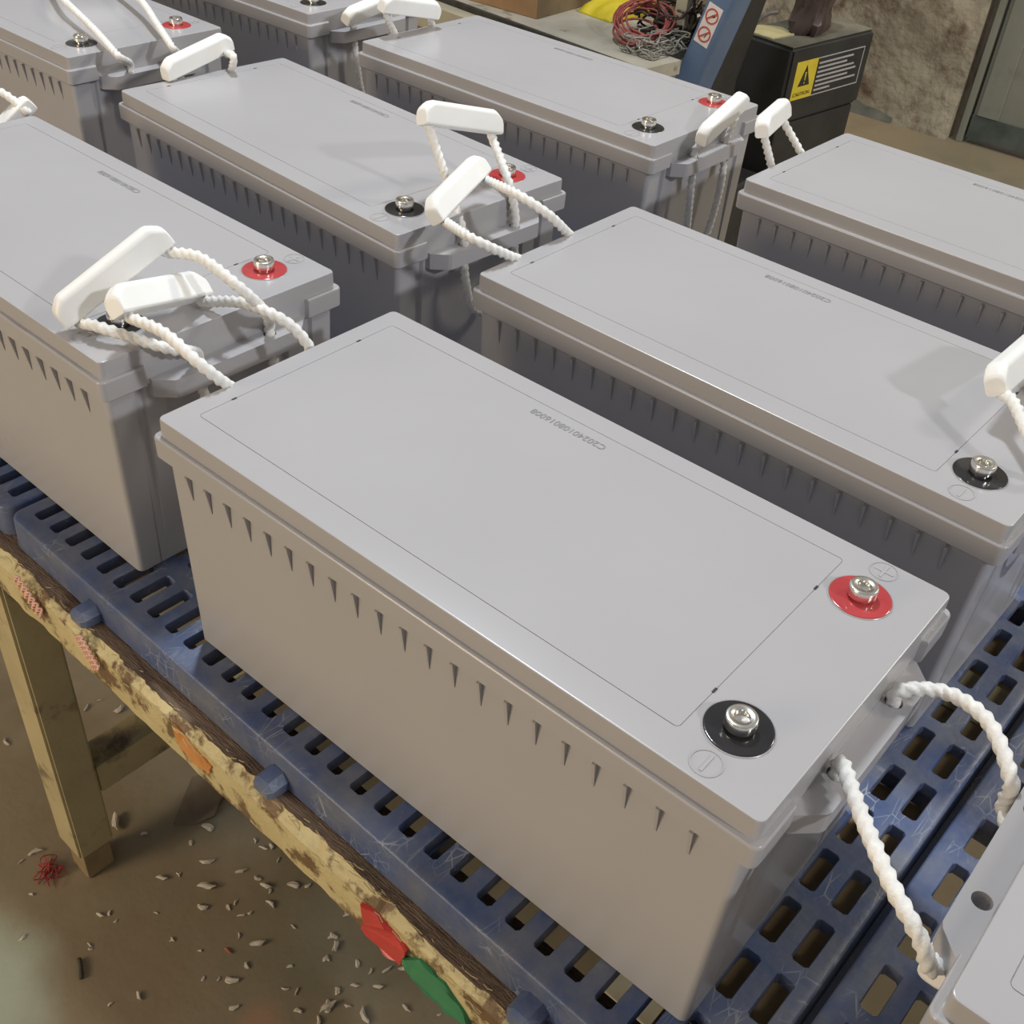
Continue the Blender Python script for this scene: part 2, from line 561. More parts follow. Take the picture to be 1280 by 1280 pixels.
rail = ragged_beam('front_rail', -1.5, 1.6, 0.062, 0.050, bench, [M['beam_paint'], M['beam_top']])
box('back_rail', (-1.5, 1.02, BT - 0.05), (1.6, 1.08, BT), M['leg_paint'], bench, 0.003)
box('middle_rail', (-1.5, 0.48, BT - 0.05), (1.6, 0.54, BT), M['leg_paint'], bench, 0.003)
for (xx) in (-0.92, 0.02, 0.72, 1.35):
    box('cross_bearer', (xx, 0.0625, BT - 0.05), (xx + 0.06, 1.02, BT - 0.002), M['foot_wood'], bench, 0.003)
box('added_pale_plank', (0.60, 0.20, BT - 0.30), (1.5, 0.46, BT - 0.275), M['cream'], bench, 0.003)  # pale board added underneath so the right-hand pallet slots look bright
LEGX = (-0.075, 0.98)
for lx in LEGX:
    for ly in (0.003, 1.03):
        bm = bmesh.new()
        box_bm(bm, (lx, ly, 0.048), (lx + 0.052, ly + 0.047, BT - 0.05))
        bmesh.ops.bevel(bm, geom=bm.edges[:], offset=0.003, segments=2, affect='EDGES')
        lg = link('leg', mesh_from(bm, 'leg', True, 40), M['leg_paint'], bench)
        box('foot', (lx + 0.012, ly + 0.004, 0.0), (lx + 0.049, ly + 0.042, 0.047), M['foot_wood'], lg, 0.003)
    box('stretcher', (lx + 0.006, 0.051, 0.140), (lx + 0.050, 1.029, 0.188), M['leg_paint'], bench, 0.003)

# bits stuck to the front rail
def patch(name, pts, mat, parent, y=-0.0015, th=0.001, label=None):
    fine = []
    rp = random.Random(len(pts) + int(pts[0][0] * 1000))
    for (xa, za), (xb, zb) in zip(pts, pts[1:] + pts[:1]):
        for t in (0.0, 0.25, 0.5, 0.75):
            q = 0.0 if t == 0 else 0.0011
            fine.append((xa + (xb - xa) * t + rp.uniform(-q, q), za + (zb - za) * t + rp.uniform(-q, q)))
    pts = fine
    bm = bmesh.new()
    a = [bm.verts.new((x, y + 0.0012 * math.sin(x * 300), z)) for x, z in pts]
    b = [bm.verts.new((x, y + th + 0.003, z)) for x, z in pts]
    bm.faces.new(a)
    bm.faces.new(list(reversed(b)))
    for i in range(len(pts)):
        j = (i + 1) % len(pts)
        bm.faces.new((a[i], b[i], b[j], a[j]))
    o = link(name, mesh_from(bm, name), mat, parent)
    if label:
        o['label'] = label
    return o


patch('paint_patch', [(0.284, BT - 0.010), (0.300, BT - 0.009), (0.316, BT - 0.013), (0.334, BT - 0.016), (0.331, BT - 0.027), (0.318, BT - 0.033), (0.303, BT - 0.035), (0.291, BT - 0.031)], M['tape_orange'], rail, label='orange paint patch')
patch('red_tape', [(0.512, BT - 0.012), (0.523, BT - 0.008), (0.545, BT - 0.013), (0.560, BT - 0.018), (0.553, BT - 0.047), (0.538, BT - 0.049), (0.512, BT - 0.045), (0.517, BT - 0.030)], M['tape_red'], rail, -0.003, label='torn red tape')
patch('green_tape', [(0.556, BT - 0.032), (0.572, BT - 0.016), (0.596, BT - 0.017), (0.616, BT - 0.031), (0.622, BT - 0.046), (0.594, BT - 0.050), (0.566, BT - 0.049)], M['tape_green'], rail, -0.003, label='green tape')


def net(name, x0, z0, x1, z1, w):
    bm = bmesh.new()
    d = V((x1 - x0, 0, z1 - z0))
    L_ = d.length
    d.normalize()
    s = V((-d.z, 0, d.x))
    for k in range(5):
        off = (k - 2) * w / 5
        ph = math.pi * (k % 2)
        path = []
        for i in range(33):
            t = i / 32
            p = V((x0, -0.004, z0)) + d * (L_ * t) + s * (off + 0.0016 * math.sin(t * 44 + ph)) + V((0, -0.0012 * math.cos(t * 44), 0))
            path.append(p)
        tube(bm, path, 0.0011, 5)
    o = link(name, mesh_from(bm, name, True), M['net'], rail)
    o['label'] = 'strip of pink foam netting'


net('foam_net', 0.047, BT + 0.002, 0.083, BT - 0.020, 0.016)
net('foam_net', 0.150, BT + 0.002, 0.172, BT - 0.024, 0.016)
# straw fibres along the rail top
bm = bmesh.new()
rr = random.Random(5)
for k in range(150):
    x = rr.uniform(-0.1, 0.75)
    y = abs(rr.gauss(0.004, 0.004))
    z = BT + rr.uniform(-0.012, 0.001) if y < 0.003 else BT + 0.001
    a = rr.uniform(-0.6, 0.6)
    l = rr.uniform(0.004, 0.014)
    if y < 0.003:
        y = -0.003
    p0 = V((x, y, z))
    p1 = p0 + V((math.cos(a) * l * 0.5, rr.uniform(-0.001, 0.001), math.sin(a) * l * 0.4))
    p2 = p0 + V((math.cos(a) * l, 0, math.sin(a) * l + rr.uniform(-0.002, 0.002)))
    tube(bm, [p0, p1, p2], 0.0004, 4)
fib = link('paint_splinters', mesh_from(bm, 'paint_splinters'), M['straw'], rail)
fib['kind'] = 'stuff'

# ================================================================== blue plastic pallets
PX, PITCH, SLOT_W, NCOL = 0.0167, 0.02603, 0.0125, 30
PW = 0.797
ROWS = [(0.0175, 0.0565)] + [(0.0775 + 0.0543 * k, 0.0775 + 0.0543 * k + 0.039) for k in range(17)]
PD = 1.000
SKIRT = 0.033


def pallet_mesh():
    bm = bmesh.new()
    xs = [0.006] + [PX + PITCH * i - (PITCH - SLOT_W) / 2 for i in range(1, NCOL)] + [PW - 0.006]
    ys = [0.006]
    for a, b in zip(ROWS[:-1], ROWS[1:]):
        ys.append((a[1] + b[0]) / 2)
    ys.append(PD - 0.006)
    ch = 0.0022
    for r, (s0, s1) in enumerate(ROWS):
        for c in range(NCOL):
            x0, x1, y0, y1 = xs[c], xs[c + 1], ys[r], ys[r + 1]
            a0 = PX + PITCH * c
            a1 = a0 + SLOT_W
            C4 = [bm.verts.new(p) for p in ((x0, y0, 0), (x1, y0, 0), (x1, y1, 0), (x0, y1, 0))]
            ip = [(a0 + ch, s0), (a1 - ch, s0), (a1, s0 + ch), (a1, s1 - ch), (a1 - ch, s1), (a0 + ch, s1), (a0, s1 - ch), (a0, s0 + ch)]
            e = 0.0007
            cx, cy = (a0 + a1) / 2, (s0 + s1) / 2
            I = [bm.verts.new((x + (e if x > cx else -e), y + (e if y > cy else -e), 0)) for x, y in ip]
            Bv = [bm.verts.new((x, y, -0.0009)) for x, y in ip]
            D = [bm.verts.new((x, y, -0.011)) for x, y in ip]
            bm.faces.new((C4[0], C4[1], I[1], I[0]))
            bm.faces.new((C4[1], I[2], I[1]))
            bm.faces.new((C4[1], C4[2], I[3], I[2]))
            bm.faces.new((C4[2], I[4], I[3]))
            bm.faces.new((C4[2], C4[3], I[5], I[4]))
            bm.faces.new((C4[3], I[6], I[5]))
            bm.faces.new((C4[3], C4[0], I[7], I[6]))
            bm.faces.new((C4[0], I[0], I[7]))
            for k in range(8):
                j = (k + 1) % 8
                bm.faces.new((I[k], I[j], Bv[j], Bv[k]))
                bm.faces.new((Bv[k], Bv[j], D[j], D[k]))
    bmesh.ops.remove_doubles(bm, verts=bm.verts, dist=1e-5)

    # rounded rim and skirt
    def rim(ins, z, r):
        return [(PW / 2 + x, PD / 2 + y, z) for x, y, _ in rrect(PW / 2 - ins, PD / 2 - ins, max(r, 0.0005), 0, ends=False)]
    rings = []
    for ins, z, r in ((0.006, 0.0, 0.0005), (0.0022, 0.0, 0.012), (0.0006, -0.0010, 0.0126), (0.0, -0.0026, 0.013), (0.0, -0.0060, 0.013),
                      (-0.0015, -SKIRT, 0.0145), (0.0030, -SKIRT, 0.011), (0.0040, -0.010, 0.010)):
        rings.append([bm.verts.new(p) for p in rim(ins, z, r)])
    nn = len(rings[0])
    for a, b in zip(rings[:-1], rings[1:]):
        for i in range(nn):
            j = (i + 1) % nn
            bm.faces.new((a[i], a[j], b[j], b[i]))
    # underside ribs standing on the bench
    for yy in (0.065, 0.34, 0.61, 0.885, PD - 0.012):
        box_bm(bm, (0.008, yy, -SKIRT), (PW - 0.008, yy + 0.004, -0.002))
    for xx in (0.27, 0.535):
        box_bm(bm, (xx, 0.008, -SKIRT), (xx + 0.004, PD - 0.008, -0.012))
    box_bm(bm, (PW + 0.0005, 0.02, -SKIRT), (PW + 0.0072, PD - 0.02, -SKIRT + 0.003))
    me = mesh_from(bm, 'pallet_deck', True, 40)
    return me


deck = pallet_mesh()
bm = bmesh.new()
lp = []
for (y, sc) in ((0.004, 1.0), (-0.016, 0.92), (-0.020, 0.70)):
    pts = []
    for (x, z) in ((-0.011, 0.0), (0.011, 0.0), (0.012, 0.010), (0.006, 0.0165), (-0.006, 0.0165), (-0.012, 0.010)):
        pts.append((x * sc, y, 0.0083 + (z - 0.0083) * sc))
    lp.append(pts)
loft(bm, lp)
tab_me = mesh_from(bm, 'lock_tab')
pallets = [((-0.503, -0.139, 0.0), -0.022, 'blue slotted plastic pallet under the frontmost grey battery'),
           ((0.3015, -0.1545, 0.0), -0.022, 'blue slotted plastic pallet at the right, beyond the dark seam'),
           ((-1.3065, -0.1215, 0.0), -0.022, 'blue slotted plastic pallet at the far left edge, beside the rounded pallet corner')]
for loc, rz, lab in pallets:
    p = empty('plastic_pallet', loc, rz)
    tag(p, lab, 'pallet', 'blue pallets under the batteries')
    link('deck', deck, M['blue'], p)
    for lx in (0.141, 0.399, 0.662):
        t = link('lock_tab', tab_me, M['blue'], p)
        t.location = (lx, 0.0, -SKIRT)

# ================================================================== batteries
LX, LY, HZ = 0.2515, 0.1195, 0.223
EARZ = 0.1935


def case_fn(x, y):
    ax, ay = abs(x), abs(y)
    if ax > 0.2440 and ay < 0.0925:
        d = 0.0
        if 0.083 <= ay <= 0.091:
            d = 0.0045
        if ay <= 0.0625:
            d = 0.0040
        return (math.copysign(ax - d, x), y)
    return (x, y)


def collar_fn(x, y):
    if abs(x) > 0.2500 and abs(y) < 0.0830:
        return (math.copysign(0.2506, x), y)
    return (x, y)


bm = bmesh.new()
loops = [rrect(0.2425, 0.1115, 0.005, 0.0, fn=case_fn), rrect(0.2440, 0.1130, 0.0055, 0.0020, fn=case_fn),
         rrect(0.2475, 0.1165, 0.0055, 0.1855, fn=case_fn), rrect(0.2477, 0.1167, 0.0055, 0.1872),
         rrect(0.2530, 0.1213, 0.0055, 0.1890, fn=collar_fn), rrect(0.2546, 0.1228, 0.0060, 0.1905, fn=collar_fn),
         rrect(0.2549, 0.1231, 0.0060, 0.2060, fn=collar_fn), rrect(0.2543, 0.1225, 0.0055, 0.2074, fn=collar_fn),
         rrect(0.2536, 0.1218, 0.0050, 0.2080, fn=collar_fn), rrect(0.2480, 0.1160, 0.0060, 0.2080)]
loft(bm, loops)
case_me = mesh_from(bm, 'case', True, 28)

bm = bmesh.new()
gx, gy, gcx, gcy = 0.2085, 0.0975, -0.0240, 0.0015
GW = 0.0005
loops = [rrect(0.2508, 0.1188, 0.0050, 0.2078), rrect(0.2506, 0.1186, 0.0050, 0.2215), rrect(0.2502, 0.1182, 0.0050, 0.2225), rrect(0.2492, 0.1172, 0.0045, HZ),
         rrect(gx, gy, 0.0035, HZ, gcx, gcy), rrect(gx - 0.0001, gy - 0.0001, 0.0034, HZ - 0.0005, gcx, gcy),
         rrect(gx - GW, gy - GW, 0.0028, HZ - 0.0005, gcx, gcy), rrect(gx - GW - 0.0001, gy - GW - 0.0001, 0.0027, HZ, gcx, gcy)]
loft(bm, loops)
lid_me = mesh_from(bm, 'lid', True, 30)

# lug with two rope holes on the short end
bm = bmesh.new()
out2 = [(0.2445, -0.0795), (0.2535, -0.0785), (0.2665, -0.0655), (0.2680, -0.0620), (0.2680, 0.0620), (0.2665, 0.0655), (0.2535, 0.0785), (0.2445, 0.0795)]


def ring_edges(pts, z):
    vs = [bm.verts.new((x, y, z)) for x, y in pts]
    es = [bm.edges.new((vs[i], vs[(i + 1) % len(vs)])) for i in range(len(vs))]
    return vs, es


HR = 0.0056
circ = lambda cy, r: [(0.2575 + r * math.cos(2 * math.pi * k / 20), cy + r * math.sin(2 * math.pi * k / 20)) for k in range(20)]
rings_t, rings_b = [], []
for z, acc in ((EARZ, rings_t), (EARZ - 0.0165, rings_b)):
    es_all = []
    for pts in (out2, circ(-0.037, HR), circ(0.037, HR)):
        vs, es = ring_edges(pts, z)
        acc.append(vs)
        es_all += es
    bmesh.ops.triangle_fill(bm, use_beauty=True, edges=es_all)
for a, b in zip(rings_t, rings_b):
    nn = len(a)
    for i in range(nn):
        j = (i + 1) % nn
        bm.faces.new((a[i], a[j], b[j], b[i]))
lug_me = mesh_from(bm, 'handle_lug')

# wedge rib under the collar on the long side
bm = bmesh.new()
w = 0.0013
tv = [bm.verts.new(p) for p in ((-w, 0.0, 0.1855), (w, 0.0, 0.1855), (w, -0.0040, 0.1848), (-w, -0.0040, 0.1848),
                                (-w * 0.6, 0.0, 0.1615), (w * 0.6, 0.0, 0.1615))]
for f in ((0, 1, 2, 3), (3, 2, 5, 4), (0, 3, 4), (1, 5, 2), (0, 4, 5, 1)):
    bm.faces.new([tv[i] for i in f])
rib_me = mesh_from(bm, 'rib')

# terminals
bm = bmesh.new()
lathe(bm, [(0.0, 0.0), (0.0206, 0.0), (0.0206, 0.0006), (0.0202, 0.0010), (0.0196, 0.0006), (0.0001, 0.0007)], 48)
rim_me = mesh_from(bm, 'terminal_rim', True, 30)
bm = bmesh.new()
lathe(bm, [(0.0001, 0.0002), (0.0196, 0.0002), (0.0196, 0.0010), (0.0186, 0.0015), (0.0001, 0.0016)], 48)
resin_me = mesh_from(bm, 'terminal_resin', True, 40)
bm = bmesh.new()
lathe(bm, [(0.0001, 0.0010), (0.0068, 0.0010), (0.0068, 0.0035), (0.0088, 0.0035), (0.0092, 0.0042), (0.0092, 0.0095), (0.0086, 0.0108),
           (0.0074, 0.0112), (0.0060, 0.0108), (0.0048, 0.0104), (0.0044, 0.0075), (0.0001, 0.0070)], 36)
bolt_me = mesh_from(bm, 'terminal_bolt', True, 35)
bm = bmesh.new()
box_bm(bm, (-0.0058, -0.0008, 0.0085), (0.0058, 0.0008, 0.0113))
box_bm(bm, (-0.0008, -0.0058, 0.0085), (0.0008, 0.0058, 0.0112))
cross_me = mesh_from(bm, 'drive_cross')


def emboss(kind):
    bm = bmesh.new()
    prof = [(0.0086, 0.0), (0.0087, 0.0006), (0.0093, 0.0006), (0.0094, 0.0)]
    n = 40
    rings = [[bm.verts.new((r * math.cos(2 * math.pi * k / n), r * math.sin(2 * math.pi * k / n), z)) for k in range(n)] for r, z in prof]
    for a, b in zip(rings[:-1], rings[1:]):
        for k in range(n):
            bm.faces.new((a[k], a[(k + 1) % n], b[(k + 1) % n], b[k]))
    box_bm(bm, (-0.0009, -0.0064, 0.0), (0.0009, 0.0064, 0.0006))
    if kind == 'plus':
        box_bm(bm, (-0.0064, -0.0009, 0.0), (0.0064, 0.0009, 0.00058))
    return mesh_from(bm, kind + '_mark', False)


plus_me, minus_me = emboss('plus'), emboss('minus')
bm = bmesh.new()
box_bm(bm, (-0.0008, -0.0021, -0.0006), (0.0008, 0.0021, 0.0003))
notch_me = mesh_from(bm, 'notch')
code_me = text_mesh('C20240108016008', 0.0072, 'serial_code')
cw = max(v.co.x for v in code_me.vertices) - min(v.co.x for v in code_me.vertices)

# carry grip: channel shaped bar, local x along, z up (away from the ropes)
bm = bmesh.new()
GL, GH, GT = 0.0545, 0.0240, 0.0175


def grip_sec(x, top, half, bot=-GH / 2):
    pts = []
    r = 0.0062
    for (cy, cz, a0, rr_) in ((half - 0.0025, bot + 0.0025, -90, 0.0025), (half - r, top - r, 0, r), (-half + r, top - r, 90, r), (-half + 0.0025, bot + 0.0025, 180, 0.0025)):
        for k in range(5):
            a = math.radians(a0 + 22.5 * k)
            pts.append((x, cy + rr_ * math.cos(a), cz + rr_ * math.sin(a)))
    return pts


h2 = GT / 2
ends = ((0.0, 0.0012, 0.80), (0.0006, 0.0032, 0.90), (0.0018, 0.0052, 0.97), (0.0060, 0.0086, 1.0), (0.0100, 0.0112, 1.0), (0.0130, 0.0120, 1.0))
loft(bm, [grip_sec(-GL + e, t, h2 * s_) for e, t, s_ in ends] + [grip_sec(GL - e, t, h2 * s_) for e, t, s_ in reversed(ends)])
grip_me = mesh_from(bm, 'grip', True, 55)

BAT = {'B1': (0, 0, 0), 'B2': (-.5883, .015, -.0148), 'B3': (.0042, .3375, -.0172), 'B4': (-.594, .3587, -.0662), 'B5': (.0485, .7321, -.0227),
       'B6': (-.5773, .7421, -.0118), 'B7': (-1.2403, .3981, -.0156), 'B8': (-1.2213, .7741, 0.0), 'B9': (.6078, -.0205, 0.0)}
LAB = {'B1': 'largest grey battery in the foreground, whole lid and front side in view',
       'B2': 'grey battery at the left edge with two white handles lying on its lid',
       'B3': 'grey battery directly behind the foreground one, black terminal near the right edge',
       'B4': 'grey battery in the middle row with an upright white handle at its terminal end',
       'B5': 'grey battery cut off by the right edge, in the row nearest the wall',
       'B6': 'grey battery at the top centre in front of the blue truck arm',
       'B7': 'grey battery in the top left corner with two white ropes stretched over its lid',
       'B8': 'grey battery cut off at the top edge, left of the top centre one',
       'B9': 'grey battery cut off in the bottom right corner with an empty rope hole'}
roots = {}
for key, (x, y, a) in BAT.items():
    b = empty('battery', (x, y, 0.0), a)
    roots[key] = b
    tag(b, LAB[key], 'battery', 'grey lead acid batteries on the pallets')
    cs = link('case', case_me, M['abs'], b)
    for i in range(21):
        r = link('rib', rib_me, M['abs'], cs)
        r.location = (-0.2222 + 0.02193 * i, -0.1164, 0)
    ld = link('lid', lid_me, M['abs'], b)
    for (nx_, ny_) in ((0.1841, 0.0610), (0.1841, -0.0585), (-0.2321, 0.0610), (-0.2321, -0.0640)):
        k = link('notch', notch_me, M['dark'], ld)
        k.location = (nx_, ny_, HZ)
    for (sy, resin, mark) in ((1, 'red', plus_me), (-1, 'black_resin', minus_me)):
        t = link('terminal', rim_me, M['abs'], b)
        t.location = (0.2087, sy * 0.0730, HZ - 0.0003)
        t['label'] = 'red positive terminal' if sy > 0 else 'black negative terminal'
        link('resin_disc', resin_me, M[resin], t)
        # the shared mesh keeps one material, so each colour gets its own data
        bl = link('bolt', bolt_me, M['silver'], t)
        mk = link('polarity_mark', mark, M['abs'], ld)
        mk.location = (0.2087, 0.1068 if sy > 0 else -0.1055, HZ - 0.0001)
    tx = link('serial_code', code_me, M['ink'], ld)
    tx.rotation_euler = (0, 0, math.pi)
    sc = 0.0685 / cw
    tx.scale = (sc, sc, 1)
    tx.location = (-0.0005, 0.0885, HZ + 0.0003)
    for sgn in (1, -1):
        lg = link('handle_lug', lug_me, M['abs'], b)
        if sgn < 0:
            lg.rotation_euler = (0, 0, math.pi)

# resin colour per terminal: two copies of the disc data
red_disc = resin_me.copy()
blk_disc = resin_me.copy()
for me_, mm in ((red_disc, M['red']), (blk_disc, M['black_resin'])):
    me_.materials.clear()
    me_.materials.append(mm)
for o in list(COL.objects):
    if o.name.startswith('resin_disc'):
        o.data = red_disc if 'red' in o.parent['label'] else blk_disc

def to_local(key, P):
    x, y, a = BAT[key]
    d0, d1 = P[0] - x, P[1] - y
    c, s_ = math.cos(a), math.sin(a)
    return V((d0 * c + d1 * s_, -d0 * s_ + d1 * c, P[2]))

# ------------------------------------------------------------------ carry handles (grip + rope), each a part of its battery
# battery, end, grip rope points a / b (world), rope way points a / b, loop depth under the lug, up vector
HANDLES = [
    ('B2', 1, (-0.3959,-0.0956,0.2430), (-0.3833,-0.0169,0.2830), [(-0.3677,-0.0871,0.2360), (-0.3436,-0.0736,0.2310), (-0.3231,-0.0530,0.2210)], [(-0.3453,-0.0025,0.2750), (-0.3049,0.0034,0.2620), (-0.3031,0.0256,0.2320)], 0.050, None),
    ('B1', -1, (-0.3448,-0.0763,0.2640), (-0.3673,0.0015,0.2400), [(-0.2970,-0.0740,0.2550), (-0.2604,-0.0707,0.2430), (-0.2509,-0.0551,0.2220)], [(-0.3153,0.0097,0.2430), (-0.2819,0.0186,0.2410), (-0.2676,0.0300,0.2260)], 0.040, None),
    ('B4', 1, (-0.4040,0.3192,0.3050), (-0.3943,0.4021,0.2810), [(-0.3700,0.3123,0.2450)], [(-0.3443,0.3765,0.2380)], 0.055, None),
    ('B3', -1, (-0.3281,0.2487,0.2500), (-0.3548,0.3384,0.2620), [(-0.2653,0.2324,0.2480), (-0.2454,0.2637,0.2280)], [(-0.2843,0.3148,0.2620), (-0.2532,0.3271,0.2480), (-0.2456,0.3495,0.2260)], 0.040, None),
    ('B6', 1, (-0.3075,0.6949,0.2260), (-0.3162,0.7904,0.2460), [], [], 0.110, None),
    ('B5', -1, (-0.2233,0.6734,0.2640), (-0.2495,0.7717,0.2580), [], [], 0.040, None),
    ('B4', -1, (-0.8456,0.3179,0.2360), (-0.8550,0.4218,0.2520), [], [(-0.8131,0.3967,0.2450)], 0.040, None),
    ('B8', 1, (-0.9135,0.6992,0.2320), (-0.9187,0.7578,0.2380), [], [], 0.090, None),
    ('B6', -1, (-0.8190,0.6716,0.2680), (-0.8146,0.7522,0.2500), [], [], 0.040, None),
    ('B3', 1, (0.1834,0.3292,0.2620), (0.1813,0.4281,0.2520), [(0.2053,0.3137,0.2570), (0.2435,0.2782,0.2400)], [], 0.040, None),
    ('B1', 1, (0.3490, -0.091, 0.1600), (0.3490, 0.015, 0.1600), [(0.346, -0.101, 0.180), (0.335, -0.102, 0.197), (0.310, -0.090, 0.207), (0.278, -0.060, 0.207)],
     [(0.336, 0.022, 0.180), (0.333, 0.023, 0.199), (0.308, 0.043, 0.211), (0.280, 0.052, 0.207)], 0.020, (0, 0, -1)),
    ('B2', -1, (-0.872, 0.146, 0.222), (-0.897, 0.080, 0.165), [(-0.895, 0.128, 0.236), (-0.885, 0.085, 0.225)], [], 0.040, (-0.6, 0.6, 0.4)),
    ('B7', 1, (-1.2467,0.3978,0.2500), (-1.1945,0.4975,0.2500), [(-1.1461,0.3718,0.2450), (-1.0285,0.3409,0.2380), (-0.9414,0.3167,0.2300)], [(-1.0912,0.4548,0.2450), (-1.0013,0.4186,0.2380), (-0.9299,0.3898,0.2300)], 0.040, (0, 0, 1)),
]


def build_handle(key, sgn, a, b, va, vb, depth, up):
    root = roots[key]
    A, B = to_local(key, a), to_local(key, b)
    va = [to_local(key, p) for p in va]
    vb = [to_local(key, p) for p in vb]
    ha, hb = V((sgn * 0.2575, -0.037, EARZ)), V((sgn * 0.2575, 0.037, EARZ))
    mid = (A + B) / 2
    ax = (B - A).normalized()
    if up is None:
        u = mid - (ha + hb) / 2
        u = u - ax * u.dot(ax)
        u = u.normalized() * 0.75 + (V((0, 0, 1)) - ax * ax.z) * 0.45
    else:
        u = V(up) - ax * V(up).dot(ax)
    u.normalize()
    sd = u.cross(ax)
    g = link('grip', grip_me, M['white'], root)
    mm = Matrix.Identity(4)
    for i in range(3):
        mm[i][0], mm[i][1], mm[i][2], mm[i][3] = ax[i], sd[i], u[i], mid[i]
    g.matrix_local = mm
    g['label'] = 'white plastic carry grip'
    gi = mm.inverted()
    pa, pb = mid - ax * 0.043, mid + ax * 0.043
    under = sgn * 0.2600
    path = [pa + ax * 0.02, pa - u * 0.006, pa - u * 0.0135 - ax * 0.001] + va + [ha + V((sgn * 0.0005, 0, 0.010)), ha + V((0, 0, -0.004)), V((under, -0.037, EARZ - 0.024))]
    if depth > 0.03:
        path += [V((sgn * 0.2625, -0.035, EARZ - 0.025 - depth * 0.35)), V((sgn * 0.262, -0.024, EARZ - 0.03 - depth * 0.8)),
                 V((sgn * 0.261, 0.0, EARZ - 0.032 - depth)), V((sgn * 0.262, 0.024, EARZ - 0.03 - depth * 0.8)),
                 V((sgn * 0.2625, 0.035, EARZ - 0.025 - depth * 0.35))]
    else:
        path += [V((under, -0.030, EARZ - 0.030)), V((under, 0.030, EARZ - 0.030))]
    path += [V((under, 0.037, EARZ - 0.024)), hb + V((0, 0, -0.004)), hb + V((sgn * 0.0005, 0, 0.010))] + list(reversed(vb)) + \
        [pb - u * 0.0135 + ax * 0.001, pb - u * 0.006, pb - ax * 0.02]
    bm = bmesh.new()
    pts = catmull([gi @ p for p in path], 0.0013)
    tube(bm, pts, 0.0050, 12, 3, 0.0078, 0.15)
    link('rope', mesh_from(bm, 'rope', True), M['rope'], g)


for h in HANDLES:
    build_handle(*h)

# ================================================================== debris on the floor
crumb_mes = []
for k in range(6):
    rr = random.Random(40 + k)
    bm = bmesh.new()
    bmesh.ops.create_icosphere(bm, subdivisions=2, radius=0.5)
    sx, sy, sz = rr.uniform(1.0, 1.5), rr.uniform(0.35, 0.55), rr.uniform(0.3, 0.5)
    for v in bm.verts:
        d = 1 + 0.55 * mnoise.noise((v.co.x * 3 + k * 7, v.co.y * 3, v.co.z * 3))
        bend = 0.9 * v.co.x * v.co.x if k % 2 else 1.6 * v.co.x ** 3
        v.co = V((v.co.x * d * sx, (v.co.y * d * sy) + bend, v.co.z * d * sz))
    zmin = min(v.co.z for v in bm.verts)
    for v in bm.verts:
        v.co.z -= zmin + 0.02
    crumb_mes.append(mesh_from(bm, 'crumb'))
CR=[(-0.478,-0.033,1.0),(-0.437,-0.037,2.0),(-0.395,-0.016,1.6),(-0.371,-0.009,1.4),(-0.354,-0.008,1.5),(-0.345,-0.008,1.0),(-0.329,0.018,2.0),(-0.331,-0.019,1.6),(-0.401,0.027,1.3),(-0.395,0.036,1.5),(-0.408,-0.060,2.4),(-0.388,-0.082,2.0),(-0.366,-0.059,1.1),(-0.365,-0.049,0.8),(-0.345,-0.055,1.0),(-0.339,-0.046,0.9),(-0.299,-0.066,1.9),(-0.287,-0.094,1.3),(-0.286,-0.118,2.1),(-0.325,-0.074,0.8),(-0.285,-0.021,0.8),(-0.239,0.003,1.6),(-0.226,-0.004,1.4),(-0.223,-0.022,1.3),(-0.248,-0.058,0.9),(-0.230,-0.081,0.9),(-0.218,-0.074,0.9),(-0.183,-0.041,1.3),(-0.176,-0.062,2.2),(-0.199,-0.088,1.4),(-0.257,-0.137,1.4),(-0.171,-0.080,1.5),(-0.160,-0.045,0.9),(-0.249,0.036,1.0),(-0.460,-0.091,1.5),(-0.450,-0.072,0.7),(-0.316,0.029,1.0),(-0.418,0.027,0.9),(-0.373,0.028,0.8),(-0.344,-0.119,0.7),(-0.380,-0.133,0.6),(-0.298,-0.126,0.7),(-0.312,-0.139,0.7),(-0.612,-0.179,2.0),(-0.612,-0.199,0.8),(-0.560,-0.215,0.9),(-0.472,-0.174,1.0),(-0.467,-0.165,1.0),(-0.452,-0.166,0.6),(-0.514,-0.254,1.1),(-0.447,-0.205,0.8),(-0.442,-0.208,0.7),(-0.349,-0.203,1.1),(-0.366,-0.231,0.8),(-0.380,-0.134,0.6),(-0.450,-0.073,0.8),(-0.425,-0.125,0.6),(-0.240,0.003,1.5),(-0.226,-0.004,1.4),(-0.223,-0.022,1.2),(-0.190,-0.001,1.2),(-0.171,0.004,0.9),(-0.158,0.018,1.5),(-0.145,0.033,1.5),(-0.150,-0.004,1.2),(-0.183,-0.039,1.3),(-0.176,-0.062,2.0),(-0.137,-0.041,2.4),(-0.107,0.000,1.3),(-0.249,0.035,1.0),(-0.172,-0.022,1.0),(-0.160,-0.045,0.8),(-0.073,0.021,0.6),(-0.802,-0.111,1.6),(-0.777,0.003,1.5),(-0.738,0.034,2.6),(-0.574,-0.083,2.8),(-0.534,-0.067,1.2),(-0.479,-0.003,2.3),(-0.477,-0.033,0.9),(-0.777,0.025,0.8)]
for i, (x, y, k) in enumerate(CR):
    o = link('crumb', crumb_mes[i % 6], M['crumb'])
    o.location = (x, y, FZ)
    o.rotation_euler = (0, 0, random.uniform(0, 6.28))
    s_ = 0.0080 * k ** 0.85
    o.scale = (s_, s_, s_)
    tag(o, 'pale beige crumb of debris lying on the floor under the bench', 'debris', 'beige crumbs on the floor')
o = link('crumb', crumb_mes[2].copy(), None)
o.data.materials.clear()
o.data.materials.append(M['redwire'])
